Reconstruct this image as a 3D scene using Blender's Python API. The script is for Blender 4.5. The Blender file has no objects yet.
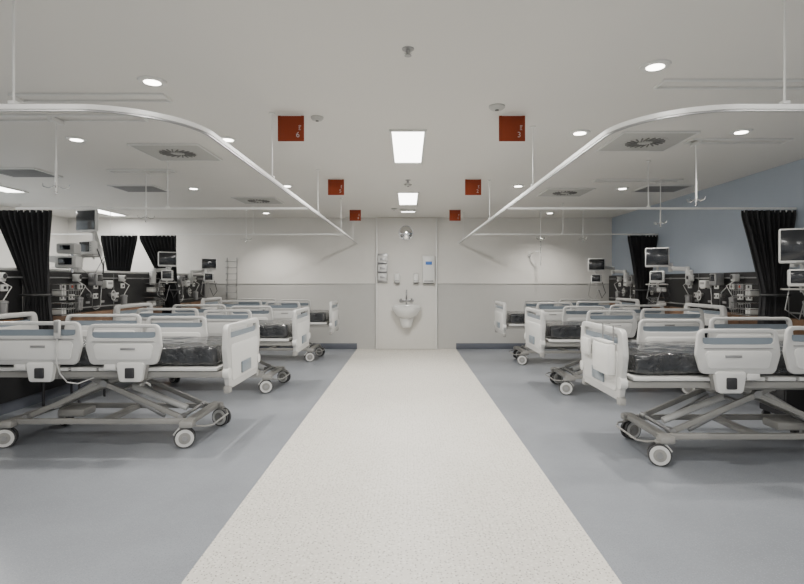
import bpy, bmesh, math, random
from mathutils import Vector, Matrix, noise
random.seed(4)
S=bpy.context.scene
F=536.0; H=1.4; CEIL=2.7; YB=11.04; XR=4.2; XP=-4.25; XL=-7.0; YF=-5.0

# ---------------- materials ----------------
def mat(name,col,rough=0.5,metal=0.0,var=0.03,scale=8.0,bump=0.0,bscale=40,emit=None,estr=0,coat=0,spec=None):
    m=bpy.data.materials.new(name); m.use_nodes=True
    nt=m.node_tree; b=nt.nodes['Principled BSDF']
    b.inputs['Roughness'].default_value=rough; b.inputs['Metallic'].default_value=metal
    if spec is not None: b.inputs['Specular IOR Level'].default_value=spec
    if coat: b.inputs['Coat Weight'].default_value=coat
    tc=nt.nodes.new('ShaderNodeTexCoord'); n=nt.nodes.new('ShaderNodeTexNoise'); n.inputs['Scale'].default_value=scale
    nt.links.new(tc.outputs['Object'],n.inputs['Vector'])
    r=nt.nodes.new('ShaderNodeValToRGB'); c=Vector(col)
    lo=[max(0,x*(1-var)) for x in c]; hi=[min(1,x*(1+var)) for x in c]
    r.color_ramp.elements[0].position=.3; r.color_ramp.elements[1].position=.7
    r.color_ramp.elements[0].color=(*lo,1); r.color_ramp.elements[1].color=(*hi,1)
    nt.links.new(n.outputs['Fac'],r.inputs['Fac']); nt.links.new(r.outputs['Color'],b.inputs['Base Color'])
    if bump:
        n2=nt.nodes.new('ShaderNodeTexNoise'); n2.inputs['Scale'].default_value=bscale; n2.inputs['Distortion'].default_value=1.0
        nt.links.new(tc.outputs['Object'],n2.inputs['Vector'])
        bp=nt.nodes.new('ShaderNodeBump'); bp.inputs['Strength'].default_value=bump; bp.inputs['Distance'].default_value=.02
        nt.links.new(n2.outputs['Fac'],bp.inputs['Height']); nt.links.new(bp.outputs['Normal'],b.inputs['Normal'])
    if emit:
        b.inputs['Emission Color'].default_value=(*emit,1); b.inputs['Emission Strength'].default_value=estr
    return m

def vinyl(name,base,specks,rough,lo=.95,hi=1.04):
    m=bpy.data.materials.new(name); m.use_nodes=True; nt=m.node_tree; b=nt.nodes['Principled BSDF']
    tc=nt.nodes.new('ShaderNodeTexCoord')
    big=nt.nodes.new('ShaderNodeTexNoise'); big.inputs['Scale'].default_value=1.3; big.inputs['Detail'].default_value=6; big.inputs['Roughness'].default_value=.65
    nt.links.new(tc.outputs['Object'],big.inputs['Vector'])
    r0=nt.nodes.new('ShaderNodeValToRGB')
    r0.color_ramp.elements[0].position=.3; r0.color_ramp.elements[1].position=.7
    r0.color_ramp.elements[0].color=(*[x*lo for x in base],1); r0.color_ramp.elements[1].color=(*[x*hi for x in base],1)
    nt.links.new(big.outputs['Fac'],r0.inputs['Fac']); last=r0.outputs['Color']
    for i,(sc,col,th,sel) in enumerate(specks):
        v=nt.nodes.new('ShaderNodeTexVoronoi'); v.inputs['Scale'].default_value=sc
        v.voronoi_dimensions='2D'
        mp=nt.nodes.new('ShaderNodeMapping'); mp.inputs['Location'].default_value=(i*3.3,i*1.7,0)
        nt.links.new(tc.outputs['Object'],mp.inputs['Vector']); nt.links.new(mp.outputs['Vector'],v.inputs['Vector'])
        sep=nt.nodes.new('ShaderNodeSeparateColor'); nt.links.new(v.outputs['Color'],sep.inputs['Color'])
        a=nt.nodes.new('ShaderNodeMath'); a.operation='LESS_THAN'; a.inputs[1].default_value=th
        nt.links.new(v.outputs['Distance'],a.inputs[0])
        c=nt.nodes.new('ShaderNodeMath'); c.operation='GREATER_THAN'; c.inputs[1].default_value=sel
        nt.links.new(sep.outputs['Red'],c.inputs[0])
        d=nt.nodes.new('ShaderNodeMath'); d.operation='MULTIPLY'
        nt.links.new(a.outputs[0],d.inputs[0]); nt.links.new(c.outputs[0],d.inputs[1])
        mx=nt.nodes.new('ShaderNodeMix'); mx.data_type='RGBA'
        nt.links.new(d.outputs[0],mx.inputs[0]); nt.links.new(last,mx.inputs[6]); mx.inputs[7].default_value=(*col,1)
        last=mx.outputs[2]
    nt.links.new(last,b.inputs['Base Color']); b.inputs['Roughness'].default_value=rough
    return m

M={}
M['ceil']=mat('ceiling_paint',(.70,.685,.65),.85,var=.01,scale=1)
M['diffplate']=mat('diffuser_plate',(.46,.46,.44),.6,var=.01)
M['wall']=mat('wall_paint_white',(.68,.665,.63),.7,var=.01)
M['wall_lo']=mat('wall_vinyl_grey',(.47,.465,.445),.6,var=.01)
M['blue']=mat('wall_paint_blue',(.37,.42,.49),.7,var=.01)
M['cream']=vinyl('vinyl_cream',(.62,.595,.54),[(42,(.30,.28,.24),.18,.5),(38,(.72,.70,.65),.24,.5),(26,(.17,.16,.14),.10,.3)],.45)
M['grey']=vinyl('vinyl_grey_blue',(.215,.230,.254),[(60,(.255,.27,.30),.2,.4),(70,(.175,.19,.215),.22,.4)],.32,.86,1.12)
M['skirt']=mat('skirting_dark',(.10,.11,.135),.5)
M['white']=mat('plastic_white',(.66,.66,.64),.38,var=.01)
M['bedw']=mat('bed_plastic_light_grey',(.60,.60,.585),.35,var=.01)
M['bedrim']=mat('bed_plastic_rim_grey',(.48,.48,.47),.35,var=.01)
M['bedframe']=mat('bed_frame_powdercoat',(.28,.275,.26),.4,var=.02)
M['bedblue']=mat('bed_inset_blue_grey',(.18,.215,.25),.3)
M['matt']=mat('mattress_wrapped',(.026,.028,.031),.2,bump=1.0,bscale=16,coat=.5,var=.3)
M['black']=mat('plastic_black',(.022,.022,.025),.4)
M['panel']=mat('bedhead_panel_black',(.014,.014,.015),.5)
M['dark']=mat('rubber_dark',(.05,.05,.052),.6)
M['curt']=mat('curtain_charcoal',(.020,.020,.022),.9,var=.15,scale=60)
M['alu']=mat('aluminium_white_track',(.72,.72,.70),.35,metal=.1,var=.01)
M['chrome']=mat('chrome',(.65,.65,.65),.2,metal=1)
M['steel']=mat('steel_grey',(.34,.34,.34),.35,metal=.6)
M['red']=mat('sign_rust_red',(.235,.042,.017),.8,spec=.2)
M['wood']=mat('timber_laminate',(.20,.115,.068),.45,var=.25,scale=5)
M['screen']=mat('screen_glass',(.012,.014,.018),.15,coat=.3)
M['outred']=mat('outlet_red',(.42,.06,.03),.4)
M['outblue']=mat('outlet_blue',(.05,.16,.5),.4)
M['vent']=mat('diffuser_dark',(.09,.09,.09),.6)
M['slot']=mat('diffuser_slot_grey',(.15,.15,.145),.6)
M['ceram']=mat('ceramic_white',(.72,.72,.70),.12,coat=.5,var=.005)
M['lamp']=mat('lamp_emit',(1,1,1),.5,emit=(1,.98,.94),estr=9)
M['lampd']=mat('downlight_emit',(1,1,1),.5,emit=(1,.95,.86),estr=14)
M['mirror']=mat('convex_mirror',(.8,.8,.8),.05,metal=1,var=.005)
M['text']=mat('sign_text_white',(.50,.42,.38),.6)
M['glass']=mat('frosted_pane',(.55,.6,.62),.25,emit=(.85,.93,1),estr=.9)
M['grille']=mat('grille_grey',(.30,.30,.30),.5)

# ---------------- mesh builder ----------------
class B:
    def __init__(s): s.bm=bmesh.new(); s.mats=[]
    def mi(s,k):
        if k not in s.mats: s.mats.append(k)
        return s.mats.index(k)
    def _fin(s,tmp,k,mtx=None):
        i=s.mi(k)
        for f in tmp.faces: f.material_index=i
        if mtx: tmp.transform(mtx)
        me=bpy.data.meshes.new('t'); tmp.to_mesh(me); tmp.free(); s.bm.from_mesh(me); bpy.data.meshes.remove(me)
    def box(s,c,d,k,bev=0.004,seg=2,rot=None):
        t=bmesh.new(); bmesh.ops.create_cube(t,size=1)
        bmesh.ops.scale(t,vec=d,verts=t.verts)
        bev=min(bev,min(d)*.45)
        if bev>0.0008: bmesh.ops.bevel(t,geom=t.edges[:],offset=bev,segments=seg,affect='EDGES',profile=.5)
        m=Matrix.Translation(c)
        if rot: m=m@rot.to_4x4()
        s._fin(t,k,m)
    def beam(s,p,q,w,h,k,bev=.005):
        p=Vector(p);q=Vector(q);d=q-p
        x=d.normalized(); up=Vector((0,0,1)) if abs(x.z)<.99 else Vector((0,1,0))
        y=up.cross(x).normalized(); z=x.cross(y)
        s.box((p+q)/2,(d.length,w,h),k,bev,rot=Matrix((x,y,z)).transposed())
    def cyl(s,p,q,r,k,n=14,r2=None):
        p=Vector(p);q=Vector(q);d=q-p;t=bmesh.new()
        bmesh.ops.create_cone(t,cap_ends=True,segments=n,radius1=r,radius2=r if r2 is None else r2,depth=d.length)
        s._fin(t,k,Matrix.Translation((p+q)/2)@d.to_track_quat('Z','Y').to_matrix().to_4x4())
    def sph(s,c,r,k,sc=(1,1,1),n=14):
        t=bmesh.new(); bmesh.ops.create_uvsphere(t,u_segments=n,v_segments=max(6,n//2),radius=r)
        s._fin(t,k,Matrix.Translation(c)@Matrix.Diagonal((*sc,1)))
    def tube(s,pts,r,k,n=8):
        pts=[Vector(p) for p in pts]; t=bmesh.new(); rings=[]; prev=None
        for i,p in enumerate(pts):
            a=pts[max(i-1,0)];b=pts[min(i+1,len(pts)-1)]; d=(b-a).normalized()
            if prev is None:
                u=Vector((0,0,1)) if abs(d.z)<.9 else Vector((1,0,0))
                x=u.cross(d).normalized()
            else:
                x=(prev-d*prev.dot(d)).normalized()
            prev=x; y=d.cross(x)
            rings.append([t.verts.new(p+x*r*math.cos(2*math.pi*j/n)+y*r*math.sin(2*math.pi*j/n)) for j in range(n)])
        for a,b in zip(rings,rings[1:]):
            for j in range(n): t.faces.new((a[j],a[(j+1)%n],b[(j+1)%n],b[j]))
        t.faces.new(rings[0][::-1]); t.faces.new(rings[-1]); s._fin(t,k)
    def strip(s,pts,w,h,k):   # rectangular section swept along planar path
        pts=[Vector(p) for p in pts]; t=bmesh.new(); rings=[]
        for i,p in enumerate(pts):
            a=pts[max(i-1,0)];b=pts[min(i+1,len(pts)-1)]; d=(b-a).normalized(); x=Vector((d.y,-d.x,0)); z=Vector((0,0,1))
            rings.append([t.verts.new(p+x*w/2*sx+z*h/2*sz) for sx,sz in((1,1),(1,-1),(-1,-1),(-1,1))])
        for a,b in zip(rings,rings[1:]):
            for j in range(4): t.faces.new((a[j],a[(j+1)%4],b[(j+1)%4],b[j]))
        t.faces.new(rings[0][::-1]); t.faces.new(rings[-1])
        bmesh.ops.recalc_face_normals(t,faces=t.faces); s._fin(t,k)
    def lathe(s,prof,c,k,n=24,sc=(1,1,1)):
        t=bmesh.new(); rings=[]
        for r,z in prof: rings.append([t.verts.new((r*math.cos(2*math.pi*j/n),r*math.sin(2*math.pi*j/n),z)) for j in range(n)])
        for a,b in zip(rings,rings[1:]):
            for j in range(n): t.faces.new((a[j],a[(j+1)%n],b[(j+1)%n],b[j]))
        t.faces.new(rings[0][::-1]); t.faces.new(rings[-1])
        bmesh.ops.recalc_face_normals(t,faces=t.faces)
        s._fin(t,k,Matrix.Translation(c)@Matrix.Diagonal((*sc,1)))
    def plate(s,outer,th,k,mtx,inner=None,bev=.006):
        t=bmesh.new()
        if inner is None:
            f=t.faces.new([t.verts.new((a,b,-th/2)) for a,b in outer])
            r=bmesh.ops.extrude_face_region(t,geom=[f]); vs=[v for v in r['geom'] if isinstance(v,bmesh.types.BMVert)]
            bmesh.ops.translate(t,vec=(0,0,th),verts=vs)
        else:
            n=len(outer); L=[]
            for w in(-th/2,th/2):
                L.append([t.verts.new((a,b,w)) for a,b in outer]); L.append([t.verts.new((a,b,w)) for a,b in inner])
            ob,ib,ot,it=L
            for i in range(n):
                j=(i+1)%n
                t.faces.new((ob[i],ib[i],ib[j],ob[j])); t.faces.new((ot[i],ot[j],it[j],it[i]))
                t.faces.new((ob[i],ob[j],ot[j],ot[i])); t.faces.new((ib[i],it[i],it[j],ib[j]))
        bmesh.ops.recalc_face_normals(t,faces=t.faces)
        if bev:
            es=[e for e in t.edges if abs(e.verts[0].co.z-e.verts[1].co.z)<1e-6 and len(e.link_faces)==2 and e.calc_face_angle(0)>1.0]
            bmesh.ops.bevel(t,geom=es,offset=bev,segments=2,affect='EDGES',profile=.5)
        s._fin(t,k,mtx)
    def done(s,name,parent=None,smooth=35):
        me=bpy.data.meshes.new(name); s.bm.to_mesh(me); s.bm.free()
        for k in s.mats: me.materials.append(M[k])
        for p in me.polygons: p.use_smooth=True
        me.set_sharp_from_angle(angle=math.radians(smooth))
        o=bpy.data.objects.new(name,me); S.collection.objects.link(o)
        if parent: o.parent=parent
        return o

def rpoly(c,rad,k=5):
    out=[]; n=len(c)
    if not isinstance(rad,(list,tuple)): rad=[rad]*n
    for i in range(n):
        p=Vector(c[i]);a=(Vector(c[i-1])-p).normalized();b=(Vector(c[(i+1)%n])-p).normalized()
        ang=a.angle(b); d=rad[i]/math.tan(ang/2); cc=p+(a+b).normalized()*(rad[i]/math.sin(ang/2))
        s0=p+a*d-cc; s1=p+b*d-cc; th=s0.angle_signed(s1)
        for j in range(k+1):
            t=-th*j/k; out.append((cc.x+s0.x*math.cos(t)-s0.y*math.sin(t),cc.y+s0.x*math.sin(t)+s0.y*math.cos(t)))
    return out
XZ=lambda y:Matrix(((1,0,0,0),(0,0,1,y),(0,1,0,0),(0,0,0,1)))
YZ=lambda x:Matrix(((0,0,1,x),(1,0,0,0),(0,1,0,0),(0,0,0,1)))
def empty(name,loc=(0,0,0),rz=0):
    e=bpy.data.objects.new(name,None); e.empty_display_size=.1; e.location=loc; e.rotation_euler=(0,0,rz); S.collection.objects.link(e); return e
def simple(name,c,d,k,bev=0):
    b=B(); b.box(c,d,k,bev); return b.done(name)

# ---------------- room shell ----------------
def slab(name,x0,x1,y0,y1,z0,z1,k): return simple(name,((x0+x1)/2,(y0+y1)/2,(z0+z1)/2),(x1-x0,y1-y0,z1-z0),k)
b=B()
b.box(((XL-1.05)/2,(YF+YB)/2,-.05),(-1.05-XL,YB-YF,.1),'grey',0)
b.box((-.03,(YF+YB)/2,-.05),(2.04,YB-YF,.1),'cream',0)
b.box(((XR+.99)/2,(YF+YB)/2,-.05),(XR-.99,YB-YF,.1),'grey',0)
b.done('floor')
slab('ceiling',XL,XR,YF,YB,CEIL,CEIL+.1,'ceil')
b=B()
b.box(((XL+XR)/2,YB+.1,(1.34+CEIL)/2),(XR-XL,.2,CEIL-1.34),'wall',0)
b.box(((XL+XR)/2,YB+.1,.67),(XR-XL,.2,1.34),'wall_lo',0)
b.done('wall_back')
b=B()
b.box((XR+.1,(YF+YB)/2,(CEIL+1)/2),(.2,YB-YF+.4,CEIL-1),'blue',0); b.box((XR+.1,(YF+YB)/2,.5),(.2,YB-YF+.4,1.0),'wall_lo',0); b.done('wall_right')
slab('wall_left',XL-.2,XL,YF-.2,YB+.2,0,CEIL,'wall')
b=B(); b.box((XP-.075,(3+YB)/2,.76),(.15,YB-3,1.52),'wall_lo',0); b.box((XP-.075,(3+YB)/2,1.53),(.18,YB-3,.03),'white',.005); b.done('wall_partition')
b=B()
b.box(((XL+XR)/2,YF-.1,.3),(XR-XL,.2,.6),'wall',0); b.box(((XL+XR)/2,YF-.1,2.6),(XR-XL,.2,.2),'wall',0)  # unseen wall, wide openings added so world light fills the room
for i in range(6): b.box((XL+.1+(XR-XL-.2)*i/5,YF-.1,1.55),(.2,.2,1.9),'wall',0)
b.done('wall_front_fill_openings')
for i in range(5):  # frames for the added light openings behind the camera
    w=(XR-XL-.2)/5; cx=XL+.1+w*(i+.5); bb=B()
    for sx in(-1,1): bb.box((cx+sx*(w/2-.125),YF-.05,1.55),(.05,.06,1.9),'alu',0)
    for z in(.625,2.475): bb.box((cx,YF-.05,z),(w-.2,.06,.05),'alu',0)
    bb.done('added_window_%d'%(i+1))
b=B(); b.box(((XP-1.05)/2,YB-.008,.06),(-1.05-XP,.016,.12),'skirt',.002); b.box(((XR+.99)/2,YB-.008,.06),(XR-.99,.016,.12),'skirt',.002); b.done('baseboard_back')
b=B(); b.box((XR-.008,(3+YB)/2,.06),(.016,YB-3.05,.12),'skirt',.002); b.done('baseboard_right')
b=B(); b.box((XP+.008,(3+YB)/2,.06),(.016,YB-3.05,.12),'skirt',.002); b.done('baseboard_left')
b=B(); b.box(((XL+XR)/2,YB-.004,1.34),(XR-XL-.02,.008,.012),'steel',.001); b.done('trim_1')
b=B()
b.box((-.03,YB-.03,(CEIL)/2),(1.20,.06,CEIL-.01),'wall',.004)
for x in(-.645,.585): b.box((x,YB-.04,CEIL/2),(.03,.08,CEIL-.01),'alu',.004)
b.done('trim_2')
for i,y in enumerate((8.2,5.6,3.0)):
    bb=B(); bb.box((XL+.02,y,1.75),(.03,1.7,1.3),'glass',.002)
    for dy in(-.87,0,.87): bb.box((XL+.03,y+dy,1.75),(.06,.05,1.4),'alu',.004)
    for z in(1.08,2.42): bb.box((XL+.03,y,z),(.06,1.79,.05),'alu',.004)
    bb.done('added_window_%d'%(i+6))

# ---------------- hospital bed ----------------
def build_bed_parts():
    parts=[]
    b=B()
    for s in(-1,1):
        b.beam((-1.9,s*.29,.205),(-.32,s*.29,.205),.04,.045,'bedframe')
    for x in(-.36,-1.87): b.box((x,0,.205),(.08,.74,.05),'bedframe',.015)
    b.box((-1.1,0,.20),(.08,.56,.035),'bedframe'); b.box((-1.5,0,.225),(.24,.2,.07),'bedframe',.02)
    for x in(-.36,-1.87):
        for s in(-1,1): b.box((x,s*.345,.195),(.12,.09,.06),'bedframe',.02)
    parts.append(('chassis',b))
    b=B()
    for s in(-1,1):
        b.beam((-.45,s*.25,.23),(-1.30,s*.25,.60),.03,.042,'bedframe'); b.beam((-1.78,s*.22,.23),(-.92,s*.22,.60),.03,.042,'bedframe')
        b.beam((-.62,s*.18,.22),(-.98,s*.18,.42),.025,.03,'steel')
        b.cyl((-1.11,s*.27,.52),(-1.11,s*.2,.52),.03,'steel')
        for x,z in((-.45,.23),(-1.30,.6),(-1.78,.23),(-.92,.6)): b.cyl((x,s*.275,z),(x,s*.19,z),.026,'steel')
    b.cyl((-.45,-.25,.23),(-.45,.25,.23),.016,'steel'); b.cyl((-1.78,-.25,.23),(-1.78,.25,.23),.016,'steel')
    b.cyl((-1.0,0,.45),(-.5,0,.25),.028,'bedw'); b.cyl((-1.25,0,.52),(-1.7,0,.26),.028,'bedw')
    b.cyl((-1.0,-.24,.45),(-1.0,.24,.45),.014,'steel')
    parts.append(('scissor_lift',b))
    b=B()
    for s in(-1,1):
        b.beam((-2.14,s*.40,.625),(-.04,s*.40,.625),.035,.05,'bedframe')
        b.beam((-1.6,s*.30,.59),(-.7,s*.30,.59),.035,.045,'bedframe')
    for x in(-.08,-.55,-.95,-1.3,-1.75,-2.1): b.box((x,0,.625),(.05,.8,.045),'bedframe')
    for x0,x1 in((-.07,-.72),(-.74,-1.05),(-1.07,-1.28),(-1.30,-2.1)): b.box(((x0+x1)/2,0,.672),(abs(x1-x0),.9,.03),'bedw',.008)
    b.box((-1.0,0,.55),(.4,.35,.07),'bedframe',.02)
    for s in(-1,1): b.cyl((-.02,s*.43,.64),(.03,s*.43,.64),.045,'bedw',18)
    parts.append(('deck_frame',b))
    b=B(); t=bmesh.new(); bmesh.ops.create_cube(t,size=1); bmesh.ops.scale(t,vec=(2.0,.84,.16),verts=t.verts)
    bmesh.ops.bevel(t,geom=t.edges[:],offset=.035,segments=3,affect='EDGES',profile=.5)
    bmesh.ops.subdivide_edges(t,edges=[e for e in t.edges if e.calc_length()>.3],cuts=40,use_grid_fill=True)
    for v in t.verts:
        v.co+=noise.noise_vector(v.co*6)*.014+noise.noise_vector(v.co*Vector((22,14,22)))*.006
    b._fin(t,'matt',Matrix.Translation((-1.09,0,.778)))
    parts.append(('mattress',b))
    for nm,x,z0,z1 in(('footboard',0,.50,1.04),('headboard',-2.2,.58,1.10)):
        b=B()
        out=rpoly([(-.41,z0),(.41,z0),(.49,z1-.2),(.46,z1),(-.46,z1),(-.49,z1-.2)],[.05,.05,.08,.07,.07,.08])
        inn=rpoly([(-.30,z1-.12),(.30,z1-.12),(.385,z1-.117),(.38,z1-.045),(-.38,z1-.045),(-.385,z1-.117)],[.01,.01,.025,.025,.025,.025])
        b.plate(out,.045,'bedrim',YZ(x),inn,.01)
        b.plate(rpoly([(-.39,z1-.125),(.39,z1-.125),(.39,z1-.075),(-.39,z1-.075)],.01),.012,'bedblue',YZ(x),None,0)
        b.plate(rpoly([(-.36,z0+.06),(.36,z0+.06),(.40,z1-.17),(-.40,z1-.17)],.04),.058,'bedw',YZ(x),None,.008)
        for s in(-1,1): b.box((x-.0,s*.40,z0-.0),(.05,.07,.06),'bedframe',.01)
        b.box((x+(.035 if x==0 else -.035),0,z0+.14),(.014,.26,.10),'bedblue',.004)
        parts.append((nm,b))
    for s in(-1,1):
        for nm,x0,x1,z1 in(('foot',-1.12,-.50,1.05),('head',-1.93,-1.15,1.07)):
            b=B(); y=s*.495; z0=.72
            out=rpoly([(x0+.04,z0),(x1-.04,z0),(x1,z1-.19),(x1-.02,z1),(x0+.02,z1),(x0,z1-.19)],[.045,.045,.06,.055,.055,.06])
            inn=rpoly([(x0+.12,z1-.115),(x1-.12,z1-.115),(x1-.05,z1-.11),(x1-.055,z1-.03),(x0+.055,z1-.03),(x0+.05,z1-.11)],[.01,.01,.025,.025,.025,.025])
            b.plate(out,.035,'bedrim',XZ(y),inn,.009)
            b.plate(rpoly([(x0+.05,z1-.12),(x1-.05,z1-.12),(x1-.05,z1-.065),(x0+.05,z1-.065)],.01),.010,'bedblue',XZ(y),None,0)
            b.plate(rpoly([(x0+.09,z0+.04),(x1-.09,z0+.04),(x1-.06,z1-.16),(x0+.06,z1-.16)],.03),.047,'bedw',XZ(y),None,.006)
            b.box(((x0+x1)/2,y+s*.019,z1-.142),(x1-x0-.12,.006,.007),'steel',0)
            cx=(x0+x1)/2+.06
            b.plate(rpoly([(cx-.09,.58),(cx+.09,.58),(cx+.12,.74),(cx-.12,.74)],.025),.05,'bedw',XZ(s*.50),None,.012)
            b.box((cx,s*.53,.655),(.075,.02,.085),'black',.008)
            for dx in(-.12,.12):
                b.beam((cx+dx,s*.47,.76),(cx+dx*.6,s*.44,.60),.03,.035,'bedframe')
            b.box((cx-.17,s*.50,.70),(.10,.03,.05),'bedw',.01)
            b.box((cx-.02,s*.521,z1-.2),(.12,.006,.018),'steel',.001)
            parts.append(('side_rail_%s_%s'%(nm,'a' if s<0 else 'b'),b))
    W=.084
    for i,(x,s) in enumerate(((-.36,-1),(-.36,1),(-1.87,-1),(-1.87,1))):
        b=B(); y=s*.345; a=[.35,-.3,.35,-.6][i]
        wx=x+(.05 if i%2 else -.02)
        b.cyl((x,y,.20),(x,y,.165),.028,'bedframe')
        R=Matrix.Rotation(a,3,'Z')
        def P(u,v,z): 
            q=R@Vector((u,v,0)); return (wx+q.x,y+q.y,z)
        b.cyl(P(0,-.036,W),P(0,-.014,W),W,'dark',28); b.cyl(P(0,.014,W),P(0,.036,W),W,'dark',28)
        for q in(-1,1):
            b.cyl(P(0,q*.034,W),P(0,q*.040,W),.073,'bedw',28); b.cyl(P(0,q*.040,W),P(0,q*.043,W),.048,'bedframe',24); b.cyl(P(0,q*.043,W),P(0,q*.048,W),.022,'steel',18)
        b.cyl(P(0,-.03,W),P(0,.03,W),.018,'steel')
        b.box(((x+wx)/2,y,.178),(.11,.05,.03),'bedframe',.012,rot=R)
        b.beam(P(-.088,0,.11),P(-.03,0,.178),.03,.014,'bedw',.004)
        parts.append(('castor_%d'%(i+1),b))
    b=B(); b.tube([(-.33,-.3,.17),(-.24,-.28,.16),(-.20,-.2,.15),(-.20,.2,.15),(-.24,.28,.16),(-.33,.3,.17)],.008,'bedframe'); parts.append(('brake_pedal',b))
    b=B()
    for s in(-1,1): b.cyl((-2.24,s*.47,.60),(-2.24,s*.47,.66),.04,'bedw',18); b.beam((-2.12,s*.42,.63),(-2.24,s*.47,.63),.04,.03,'bedframe')
    parts.append(('bumpers',b))
    return parts
meshes=None
def bed(x,y,rz,handset=False,box=False):
    global meshes
    e=empty('hospital_bed',(x,y,0),rz)
    if meshes is None:
        meshes=[]
        for n,b in build_bed_parts():
            o=b.done(n,e); meshes.append((n,o.data))
    else:
        for n,me in meshes:
            o=bpy.data.objects.new(n,me); S.collection.objects.link(o); o.parent=e
    if handset:
        b=B(); b.box((-1.33,-.535,1.01),(.05,.03,.15),'bedrim',.01); b.box((-1.33,-.552,1.03),(.035,.004,.09),'steel',.001)
        b.tube([(-1.33,-.535,.94),(-1.335,-.545,.84),(-1.325,-.55,.74),(-1.30,-.545,.65),(-1.26,-.52,.58),(-1.2,-.48,.56),(-1.1,-.42,.60)],.005,'bedrim'); b.done('handset',e)
    if box:
        b=B(); b.box((.06,.20,.80),(.07,.34,.24),'white',.02); b.box((.06,.20,.93),(.05,.30,.02),'bedw',.006); b.box((.05,-.25,.84),(.03,.2,.14),'bedw',.008)
        b.tube([(.03,.32,.92),(.03,.32,1.06),(-.03,.32,1.06)],.006,'steel');b.tube([(.03,.1,.92),(.03,.1,1.06),(-.03,.1,1.06)],.006,'steel'); b.done('document_holder',e)
bed(-1.5,4.86,0,handset=True); bed(-1.40,7.05,0); bed(-1.33,9.65,0)
bed(1.60,4.42,math.pi,box=True); bed(1.64,6.95,math.pi); bed(1.60,9.3,math.pi)

# ---------------- curtain tracks ----------------
TZ=2.185
def track(sgn,xe,ys,xr,name='curtain_track'):
    b=B(); X=sgn*1.05; R=.45; Y0=2.42
    pts=[(xe,Y0,TZ)]+[(X+sgn*R-sgn*R*math.sin(a),Y0+R-R*math.cos(a),TZ) for a in [math.pi/2*i/20 for i in range(21)]]+[(X,YB-.002,TZ)]
    b.strip(pts,.022,.022,'alu')
    b.strip([(p[0],p[1],p[2]-.015) for p in pts],.012,.010,'steel')
    for y in(5.8,9.0): b.strip([(X,y,TZ),(xe,y,TZ)],.022,.022,'alu')
    def rod(x,y):
        b.cyl((x,y,TZ),(x,y,CEIL),.005,'alu',8); b.cyl((x,y,CEIL-.012),(x,y,CEIL),.022,'alu',14); b.box((x,y,TZ+.018),(.035,.035,.016),'alu',.004)
    for y in ys: rod(X,y)
    rod(xr,Y0); rod(sgn*3.0,Y0)
    for y in(5.8,9.0): rod(sgn*2.6,y)
    b.box((X,YB-.02,TZ),(.06,.03,.06),'alu',.01)
    return b.done(name)
track(-1,-4.24,(4.14,6.25,8.4,10.2),-1.78); track(1,XR-.002,(4.5,6.9,10.2),1.70)
b=B(); 
for y in(5.8,9.0): b.strip([(-4.6,y,TZ),(-6.9,y,TZ)],.022,.022,'alu'); b.cyl((-5,y,TZ),(-5,y,CEIL),.005,'alu',8); b.cyl((-6.5,y,TZ),(-6.5,y,CEIL),.005,'alu',8)
b.done('curtain_track')

def curtain(cx,y,w,z1=TZ-.02,z0=.35,waist=1.25,wf=.5,skew=0):
    b=B(); t=bmesh.new(); nx,nz=90,36; G=[]
    for j in range(nz+1):
        z=z1+(z0-z1)*j/nz; d=abs(z-waist)
        f=min(1,(d/.85)) if z>waist else 0
        k=wf+(1-wf)*f**1.2 if z>waist else wf+(1-wf)*.45*min(1,d/.8)
        cc=cx+skew*(1-f)
        row=[]
        for i in range(nx+1):
            u=i/nx-.5; amp=(.04+.03*noise.noise(Vector((i*.13,cx,0))))*(1.2-.4*k)
            x=cc+u*w*k; yy=y+amp*math.sin(i*2*math.pi/9+.4*math.sin(z*3)+.6*noise.noise(Vector((i*.2,z,0))))
            row.append(t.verts.new((x,yy,z)))
        G.append(row)
    for j in range(nz):
        for i in range(nx): t.faces.new((G[j][i],G[j][i+1],G[j+1][i+1],G[j+1][i]))
    b._fin(t,'curt')
    for i in range(9): b.cyl((cx-w/2+w*(i+.5)/9,y,z1-.02),(cx-w/2+w*(i+.5)/9,y,z1+.004),.006,'alu',6)
    c2=cx+skew
    b.tube([(c2-w*wf*.55,y,waist),(c2-w*wf*.5,y-.09,waist),(c2+w*wf*.5,y-.09,waist),(c2+w*wf*.55,y,waist)],.012,'dark')
    b.done('privacy_curtain',smooth=80)
curtain(-4.16,5.8,.62,skew=.16,wf=.42); curtain(-4.20,9.0,.62,skew=.23,wf=.4)
curtain(3.90,5.8,.58,skew=.05,wf=.42); curtain(3.94,9.0,.5,skew=.0,wf=.45); 
curtain(-4.85,9.0,.62,z0=.4)

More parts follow.
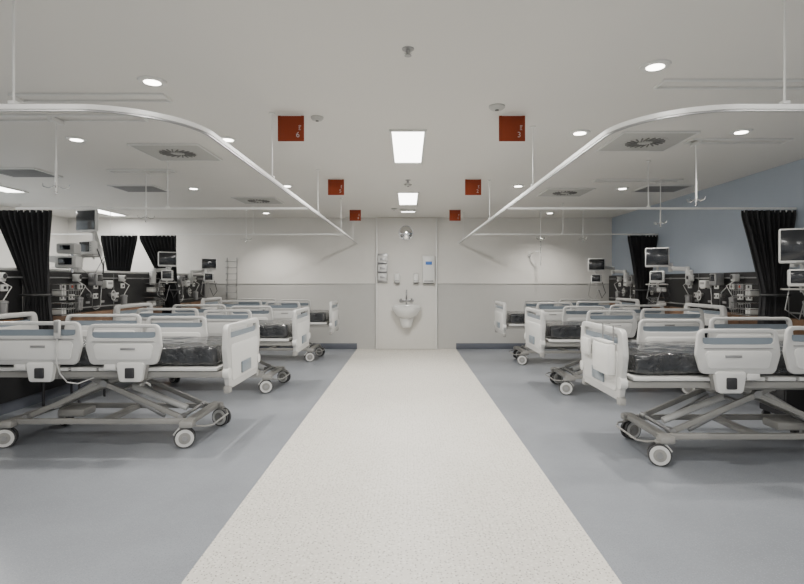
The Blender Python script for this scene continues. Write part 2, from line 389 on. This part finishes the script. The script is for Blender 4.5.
# ---------------- bedhead service panels ----------------
def service(sgn):
    xw = XR if sgn>0 else XP
    e=empty('bedhead_service_panel')
    y0,y1=4.0,YB-.02
    b=B(); X=lambda d:xw-sgn*d
    b.box((X(.035),(y0+y1)/2,1.255),(.07,y1-y0,.51),'panel',.006)
    for y in(4.0,5.8,7.6,9.4): 
        b.box((X(.072),y+.01,1.255),(.004,.008,.5),'steel',0)
    b.box((X(.025),(y0+y1)/2,.43),(.05,y1-y0,.60),'panel',.004)
    b.done('black_fascia',e)
    b=B(); b.box((X(.03),(y0+y1)/2,.865),(.06,y1-y0,.26),'wood',.004)
    for y in(4.9,5.8,6.7,7.6,8.5,9.4,10.3): b.box((X(.061),y,.865),(.003,.006,.25),'black',0)
    b.done('timber_band',e)
    b=B()
    for z in(1.06,1.44): b.box((X(.095),(y0+y1)/2,z),(.01,y1-y0-.1,.016),'steel',.002)
    n=12
    for i in range(n):
        y=y0+.2+(y1-y0-.4)*i/(n-1)
        for z in(1.06,1.44): b.box((X(.08),y,z),(.03,.03,.025),'steel',.003)
    b.done('medical_rails',e)
    b=B()
    for yc in(4.9,7.2,9.8):
        for i in range(9):
            y=yc-.72+i*.17
            if i%4!=3: b.box((X(.076),y,1.33),(.014,.10,.07),'steel' if i%2 else 'white',.004); b.box((X(.085),y,1.33),(.006,.035,.03),'outred' if i in(1,5) else 'black',.002)
            if i in(0,1,4,7): b.box((X(.076),y,1.20),(.014,.11,.07),'white',.004); b.box((X(.085),y-.03,1.20),(.004,.02,.03),'black',0); b.box((X(.085),y+.03,1.20),(.004,.02,.03),'black',0)
            elif i in(3,6): b.cyl((X(.07),y,1.21),(X(.12),y,1.21),.024,'steel',14); b.cyl((X(.12),y,1.21),(X(.125),y,1.21),.016,'white',14)
            if i%2: b.box((X(.073),y,1.12),(.008,.08,.03),'steel',.002)
    b.done('gas_and_power_outlets',e)
    b=B()
    for yc in(4.9,7.2,9.8):
        for dy,kk in((-.55,'white'),(.5,'white')):
            y=yc+dy
            b.box((X(.14),y,1.44),(.07,.08,.09),kk,.01); b.cyl((X(.175),y,1.45),(X(.19),y,1.45),.032,'white',18); b.cyl((X(.19),y,1.45),(X(.192),y,1.45),.028,'black',18)
            b.lathe([(.035,.0),(.04,.02),(.043,.13),(.048,.135),(.048,.155),(.02,.165)],(X(.17),y,1.04),'steel',18)
            b.tube([(X(.15),y,1.40),(X(.22),y+.05,1.34),(X(.17),y,1.2)],.005,'white')
        b.box((X(.17),yc-.2,1.42),(.12,.15,.16),'steel',.015); b.box((X(.232),yc-.2,1.44),(.006,.11,.08),'screen',.001)
        b.box((X(.15),yc+.1,1.36),(.09,.16,.10),'white',.012); b.box((X(.197),yc+.1,1.37),(.005,.10,.03),'steel',.001)
        # draped leads and coiled tubing
        b.tube([(X(.12),yc-.35,1.33)]+[(X(.16+.02*math.sin(q)),yc-.35+.03*q,1.33-.30*math.sin(math.pi*q/12)) for q in range(1,12)]+[(X(.12),yc+.02,1.33)],.006,'steel')
        b.tube([(X(.13)+.0*q,yc+.30+.055*math.cos(q*.7),1.20+.07*math.sin(q*.7)) for q in range(22)],.006,'bedw')
    b.done('suction_regulators',e)
    b=B()
    for yc in(6.35,8.6):
        for z0 in(1.22,1.0):
            for z in(z0,z0+.07,z0+.14):
                b.tube([(X(.09),yc-.18,z),(X(.26),yc-.18,z),(X(.26),yc+.18,z),(X(.09),yc+.18,z),(X(.09),yc-.18,z)],.005,'chrome',6)
            for q in range(9):
                y=yc-.18+q*.045; b.tube([(X(.09),y,z0),(X(.26),y,z0),(X(.26),y,z0+.14)],.003,'chrome',5)
            b.box((X(.17),yc-.08,z0+.045),(.11,.1,.07),'white',.006)
    b.done('wire_baskets',e)
service(1); service(-1)

# ---------------- monitors ----------------
def monitor(x,y,z,sgn,w=.40,h=.30,tilt=.5,second=True,armz=1.45,gap=0):
    e=empty('patient_monitor')
    xw = XR if sgn>0 else XP
    wx=xw-sgn*.07
    b=B()
    b.box((wx-sgn*.03,y+.1,armz),(.06,.10,.22),'bedw',.012)
    b.cyl((wx-sgn*.06,y+.1,armz-.1),(wx-sgn*.06,y+.1,armz+.16),.03,'bedw')
    mid=(wx-sgn*.22,y+.28,armz+.14)
    b.beam((wx-sgn*.06,y+.1,armz+.12),mid,.05,.06,'bedrim',.015)
    b.cyl((mid[0],mid[1],mid[2]-.05),(mid[0],mid[1],mid[2]+.08),.035,'bedw')
    b.beam((mid[0],mid[1],mid[2]+.05),(x,y+.09,z-.02),.045,.055,'bedrim',.015)
    b.cyl((x,y+.09,z-.14),(x,y+.09,z+.06),.03,'bedw')
    b.done('swing_arm',e)
    ang=sgn*tilt
    R=Matrix.Rotation(-ang,3,'Z')
    def P(u,v,ww): q=R@Vector((u,v,ww)); return (x+q.x,y+q.y,z+q.z)
    b=B()
    b.box(P(0,0,0),(w,.05,h),'bedw',.02,rot=R); b.box(P(0,-.027,.006),(w-.03,.006,h-.045),'screen',.003,rot=R)
    b.box(P(0,.035,0),(w*.6,.04,h*.6),'bedframe',.015,rot=R)
    b.box(P(0,-.028,-h/2+.012),(w*.3,.006,.008),'steel',.001,rot=R)
    b.done('display',e)
    if second:
        b=B(); g=gap
        b.box(P(0,.02,-h/2-.14-g),(w*.62,.10,.17),'bedw',.02,rot=R); b.box(P(-.01,-.033,-h/2-.13-g),(w*.48,.006,.12),'screen',.003,rot=R)
        for q in range(4): b.box(P(w*.27,-.033,-h/2-.085-q*.03-g),(.016,.006,.014),'steel',.001,rot=R)
        b.box(P(0,-.04,-h/2-.25-g),(w*.9,.2,.018),'bedframe',.008,rot=R)
        b.cyl(P(0,.09,-h/2-.28-g),P(0,.09,0),.016,'bedw')
        b.tube([P(.1,.05,-h/2-.2),P(.16,.08,-h/2-.4),P(.1,.14,-h/2-.5),P(.05,.2,-h/2-.35)],.007,'dark')
        b.tube([P(-.1,.05,-h/2-.2),P(-.14,.04,-h/2-.45),P(-.02,.1,-h/2-.55),P(.05,.2,-h/2-.3)],.006,'steel')
        b.done('module_rack',e)
monitor(3.80,5.15,1.74,1,w=.40,h=.34)
monitor(3.58,7.7,1.74,1,w=.32,h=.28)
monitor(3.50,9.95,1.70,1,w=.30,h=.24,tilt=.3)
monitor(-3.95,6.6,2.14,-1,w=.32,h=.28,tilt=-.3,armz=1.62,gap=.05)
monitor(-3.86,8.6,1.75,-1,w=.28,h=.24)
monitor(-3.75,10.1,1.72,-1,w=.28,h=.22,second=True)
b=B(); x,y=-3.98,6.35
b.box((XP+.10,y,1.66),(.16,.08,.08),'bedw',.012); b.cyl((x,y,1.5),(x,y,1.84),.016,'chrome')
b.box((x,y-.06,1.62),(.26,.14,.14),'bedw',.02); b.box((x,y-.06,1.78),(.22,.14,.12),'bedrim',.02); b.box((x,y-.133,1.63),(.16,.005,.08),'screen',.001); b.box((x,y-.133,1.79),(.12,.005,.05),'screen',.001)
b.done('infusion_pump_stack')

def locker(x,y,sgn,k='wood'):
    b=B(); b.box((x,y,.44),(.45,.40,.72),k,.01); b.box((x,y,.815),(.48,.43,.03),'white' if k=='wood' else k,.008)
    for z in(.27,.5,.70): b.box((x-sgn*.228,y,z),(.012,.36,.20),k,.004); b.box((x-sgn*.245,y,z+.05),(.02,.14,.015),'steel',.003)
    for dx in(-.18,.18):
        for dy in(-.16,.16): b.cyl((x+dx,y+dy-.012,.04),(x+dx,y+dy+.012,.04),.04,'dark',14); b.cyl((x+dx,y+dy,.04),(x+dx,y+dy,.085),.012,'steel')
    b.done('bedside_locker')
locker(-3.9,8.35,-1); locker(3.85,8.2,1); locker(3.86,5.35,1,'panel')
def chair(x,y):
    b=B()
    b.box((x,y,.44),(.50,.50,.08),'dark',.03); b.box((x-.20,y,.70),(.08,.50,.46),'dark',.03)
    for s in(-1,1):
        b.tube([(x-.2,y+s*.25,.0),(x-.2,y+s*.25,.62),(x+.2,y+s*.25,.62),(x+.2,y+s*.25,0)],.014,'black'); b.box((x,y+s*.25,.64),(.4,.05,.03),'black',.01)
    b.done('visitor_chair')
chair(-3.88,6.25)

# ---------------- ceiling fixtures ----------------
def troffer(x,y,L=1.22,W=.28,power=60,col=(1,.975,.935)):
    e=empty('ceiling_troffer_light',(x,y,CEIL))
    b=B()
    for sx in(-1,1): b.box((sx*(W/2+.012),0,-.008),(.024,L+.05,.016),'white',.003)
    for sy in(-1,1): b.box((0,sy*(L/2+.012),-.008),(W,.024,.016),'white',.003)
    b.box((0,0,-.004),(W,L,.006),'lamp',0); b.done('diffuser',e)
    l=bpy.data.lights.new('troffer_lamp','AREA'); l.shape='RECTANGLE'; l.size=W; l.size_y=L; l.energy=power; l.color=col
    o=bpy.data.objects.new('troffer_lamp',l); o.parent=e; o.location=(0,0,-.03); S.collection.objects.link(o)
for y in(-2.6,1.2): troffer(0,y,power=55)
troffer(0,5.23,power=75); troffer(0,8.45,power=65)
for x in(-2.6,2.6):
    for y in(-3,.2): troffer(x,y,power=50)
troffer(-5.7,3.5,power=60); troffer(-5.7,7.2,power=70); troffer(-5.7,10,power=40)
def down(x,y,power=40):
    e=empty('ceiling_downlight',(x,y,CEIL)); b=B()
    b.lathe([(.05,-.002),(.052,-.012),(.085,-.010),(.09,-.001)],(0,0,0),'white',28)
    b.cyl((0,0,-.014),(0,0,-.010),.052,'lampd',24); b.done('reflector',e)
    l=bpy.data.lights.new('downlight_lamp','SPOT'); l.energy=power*3.5; l.spot_size=math.radians(125); l.spot_blend=.9; l.shadow_soft_size=.06; l.color=(1,.95,.875)
    o=bpy.data.objects.new('downlight_lamp',l); o.parent=e; o.location=(0,0,-.03); S.collection.objects.link(o)
for x,y in((-1.66,3.48),(1.49,3.23),(-3.03,4.9),(2.89,4.65),(-1.65,4.9),(1.5,4.68),(-1.65,7.3),(1.5,7.3),(-3.0,7.5),(3.0,7.5)): down(x,y)
for x in(-2.7,2.7): down(x,10.2,52)
def diffuser(x,y,s=.66):
    b=B(); z=CEIL
    b.box((x,y,z-.006),(s,s,.012),'diffplate',.003)
    for sx in(-1,1): b.box((x+sx*s/2,y,z-.008),(.02,s,.016),'white',.002); b.box((x,y+sx*s/2,z-.008),(s,.02,.016),'white',.002)
    b.cyl((x,y,z-.0145),(x,y,z-.012),.2,'diffplate',32)
    for i in range(20):
        a=2*math.pi*i/20; c,s_=math.cos(a),math.sin(a)
        b.box((x+c*.12,y+s_*.12,z-.017),(.11,.014,.008),'slot',.001,rot=Matrix.Rotation(a+.35,3,'Z'))
    b.cyl((x,y,z-.022),(x,y,z-.012),.05,'diffplate',18)
    b.done('swirl_air_diffuser')
for x,y in((2.2,4.98),(-2.32,5.40),(2.29,7.83),(-2.4,8.62)): diffuser(x,y)
def grille(x,y,w=.6,d=.5):
    b=B(); z=CEIL
    for sx in(-1,1): b.box((x+sx*w/2,y,z-.008),(.03,d,.016),'white',.003)
    for sy in(-1,1): b.box((x,y+sy*d/2,z-.008),(w+.03,.03,.016),'white',.003)
    b.box((x,y,z-.003),(w,d,.005),'vent',0)
    for i in range(10): b.box((x,y-d/2+d*(i+.5)/10,z-.010),(w,.012,.014),'grille',0)
    b.done('return_air_grille')
grille(3.55,7.5); grille(-3.75,7.5); grille(-4.6,6.4)
def ivrail(x0,x1,y,hooks):
    b=B()
    for dy in(-.07,.07): b.box(((x0+x1)/2,y+dy,CEIL-.009),(abs(x1-x0),.012,.018),'alu',.003)
    for x in(x0,x1): b.box((x,y,CEIL-.009),(.014,.15,.018),'alu',.003)
    for x in hooks:
        b.cyl((x,y,CEIL-.02),(x,y,2.10),.006,'alu',8); b.cyl((x,y,2.35),(x,y,2.13),.009,'alu',10); b.box((x,y,CEIL-.03),(.04,.16,.03),'white',.006)
        for a in range(4):
            t=a*math.pi/2+.5; c,s=math.cos(t),math.sin(t)
            b.tube([(x,y,2.16),(x+c*.05,y+s*.05,2.135),(x+c*.085,y+s*.085,2.145),(x+c*.09,y+s*.09,2.17)],.004,'chrome',6)
        b.sph((x,y,2.10),.011,'chrome')
    b.done('ceiling_iv_rail')
ivrail(-2.76,-1.7,3.78,[]); ivrail(1.65,2.7,3.52,[])
ivrail(-3.3,-2.1,4.25,[-2.79]); ivrail(2.6,3.5,4.95,[2.66])
ivrail(-3.5,-2.75,6.3,[-3.08]); ivrail(2.4,3.5,6.9,[3.25]); ivrail(-3.4,-2.85,9.6,[-2.9]); ivrail(2.3,3.4,9.5,[2.35,3.1])
def detector(x,y,r=.05,name='smoke_detector'):
    b=B(); b.lathe([(r,0),(r,-.012),(r*.75,-.026),(r*.3,-.03)],(x,y,CEIL),'diffplate',20); b.cyl((x,y,CEIL-.034),(x,y,CEIL-.03),r*.25,'vent'); b.done(name)
def sprinkler(x,y):
    b=B(); b.lathe([(.035,0),(.033,-.006),(.012,-.01),(.01,-.035),(.02,-.038),(.02,-.041)],(x,y,CEIL),'steel',16)
    for s in(-1,1): b.tube([(x+s*.01,y,CEIL-.012),(x+s*.018,y,CEIL-.025),(x+s*.004,y,CEIL-.04)],.002,'steel',5)
    b.done('fire_sprinkler')
sprinkler(0,3.0); sprinkler(0,6.9); detector(-.72,4.25); detector(.66,3.98,.06); detector(.0,7.2)
for x,y in((-.25,9.6),(.95,7.7)): detector(x,y)
b=B(); b.box((0,9.75,CEIL-.02),(.3,.1,.04),'white',.008); b.box((0,9.75,CEIL-.042),(.24,.06,.006),'lamp',0); b.done('emergency_light')

# ---------------- hanging bay signs ----------------
def sign(x,y,t1):
    e=empty('bay_number_sign',(x,y,CEIL)); b=B()
    b.box((0,0,-.105),(.205,.012,.20),'red',.002); b.box((0,0,-.004),(.16,.03,.008),'alu',.002); b.done('board',e)
    for txt,sz,px,pz,rt in((t1,.06,.055,-.175,0),('Bed',.026,.078,-.12,1)):
        c=bpy.data.curves.new('numeral','FONT'); c.body=txt; c.size=sz; c.extrude=.0008; c.align_x='CENTER'
        o=bpy.data.objects.new('numeral',c); S.collection.objects.link(o); o.parent=e; o.location=(px,-.0075,pz)
        if rt:
            o.location=(.062,-.0075,-.10); o.rotation_euler=Matrix(((0,1,0),(0,0,-1),(-1,0,0))).to_euler()
        else: o.rotation_euler=(math.pi/2,0,0)
        c.materials.append(M['text'])
for x,y,t in((-.917,4.2,'6'),(.815,4.2,'3'),(-.917,6.83,'5'),(.83,6.83,'2'),(-.96,9.75,'4'),(.855,9.75,'1')): sign(x,y,t)

# ---------------- back wall fittings ----------------
YW=YB-.06
b=B()
def bowl():
    t=bmesh.new(); n=32; rings=[]
    prof=[(.02,-.22),(.12,-.21),(.22,-.15),(.28,-.05),(.30,0),(.30,.02),(.285,.025),(.265,.015),(.22,-.06),(.12,-.12),(.02,-.13)]
    for r,z in prof:
        row=[]
        for j in range(n):
            a=2*math.pi*j/n; x=r*math.cos(a); y=r*.72*math.sin(a)
            y=max(-.8,min(y,.17)); row.append(t.verts.new((x,y,z)))
        rings.append(row)
    for a,c in zip(rings,rings[1:]):
        for j in range(n): t.faces.new((a[j],a[(j+1)%n],c[(j+1)%n],c[j]))
    t.faces.new(rings[0][::-1]); t.faces.new(rings[-1]); bmesh.ops.recalc_face_normals(t,faces=t.faces)
    return t
b._fin(bowl(),'ceram',Matrix.Translation((-.03,YW-.18,.86)))
b.box((-.03,YW-.03,.88),(.52,.06,.07),'ceram',.02)
b.lathe([(.08,-.40),(.11,-.37),(.14,-.25),(.16,-.12)],(-.03,YW-.13,.86),'ceram',24,(1,.7,1))
b.tube([(-.03,YW-.04,.9),(-.03,YW-.04,1.14),(-.03,YW-.06,1.19),(-.03,YW-.11,1.21),(-.03,YW-.16,1.19),(-.03,YW-.17,1.12)],.015,'steel',10)
for s in(-1,1): b.cyl((-.03+s*.09,YW,1.0),(-.03+s*.09,YW-.06,1.0),.022,'steel'); b.beam((-.03+s*.09,YW-.06,1.0),(-.03+s*.11,YW-.17,1.05),.024,.014,'steel')
b.box((-.03,YW-.01,1.0),(.3,.02,.05),'steel',.008)
b.done('wash_basin')
def disp(x,z,w,h,name,acc):
    b=B(); b.box((x,YW-.055,z),(w,.11,h),'white',.02); b.box((x,YW-.105,z-h/2+.04),(w*.7,.02,.03),'steel',.004)
    if acc: b.box((x,YW-.112,z+h*.22),(w*.5,.004,h*.12),acc,.001)
    b.box((x,YW-.06,z-h/2-.005),(w*.8,.06,.02),'black',.004); b.done(name)
disp(.42,1.64,.26,.56,'paper_towel_dispenser','outblue')
disp(.16,1.46,.12,.19,'soap_dispenser',None); disp(-.22,1.46,.12,.19,'soap_dispenser',None)
b=B()
b.box((-.52,YW-.01,1.66),(.20,.02,.60),'steel',.004)
for i in range(3):
    z=1.48+i*.18; b.box((-.52,YW-.06,z),(.18,.09,.15),'bedw',.006); b.box((-.52,YW-.106,z),(.10,.004,.05),'steel',.001)
    b.box((-.52,YW-.112,z-.07),(.20,.01,.02),'steel',.002)
b.done('glove_box_dispenser')
b=B(); t=bmesh.new(); bmesh.ops.create_uvsphere(t,u_segments=32,v_segments=16,radius=.14); b._fin(t,'mirror',Matrix.Translation((-.04,YW-.06,2.38))@Matrix.Diagonal((1,.4,1,1)))
b.cyl((-.04,YW-.07,2.38),(-.04,YW-.05,2.38),.15,'steel',32); b.cyl((-.04,YW-.05,2.38),(-.04,YW,2.38),.03,'steel'); b.done('convex_mirror')
def rack(x,z0,z1,w=.2,boxes=True):
    b=B(); y=YB-.012
    for s in(-1,1): b.cyl((x+s*w/2,y,z0),(x+s*w/2,y,z1),.008,'steel',8)
    n=7
    for i in range(n):
        z=z0+(z1-z0)*(i+.5)/n
        b.tube([(x-w/2,y,z),(x-w/2,y-.1,z-.02),(x+w/2,y-.1,z-.02),(x+w/2,y,z)],.006,'steel',6)
        if boxes and i%3==0: b.box((x,y-.05,z),(w-.05,.07,.06),'white',.006)
    b.done('wall_wire_rack')
rack(-3.62,1.0,1.88,boxes=False)
b=B(); b.box((2.5,YB-.01,1.95),(.06,.02,.10),'white',.006)
b.tube([(2.5,YB-.02,1.95),(2.56,YB-.2,2.0),(2.66,YB-.3,2.0)],.009,'alu'); b.cyl((2.66,YB-.3,1.7),(2.66,YB-.3,2.25),.006,'chrome'); b.done('wall_examination_arm')

# ---------------- world / camera ----------------
w=bpy.data.worlds.new('World'); S.world=w; w.use_nodes=True
w.node_tree.nodes['Background'].inputs[0].default_value=(.95,.97,1,1); w.node_tree.nodes['Background'].inputs[1].default_value=.9
cd=bpy.data.cameras.new('camera'); cam=bpy.data.objects.new('camera',cd); S.collection.objects.link(cam); S.camera=cam
cam.location=(0,0,H); cam.rotation_euler=(math.pi/2,0,0); cd.lens=24; cd.sensor_width=36; cd.sensor_fit='HORIZONTAL'
cd.shift_x=-6/804; cd.shift_y=-11/804; cd.clip_start=.05
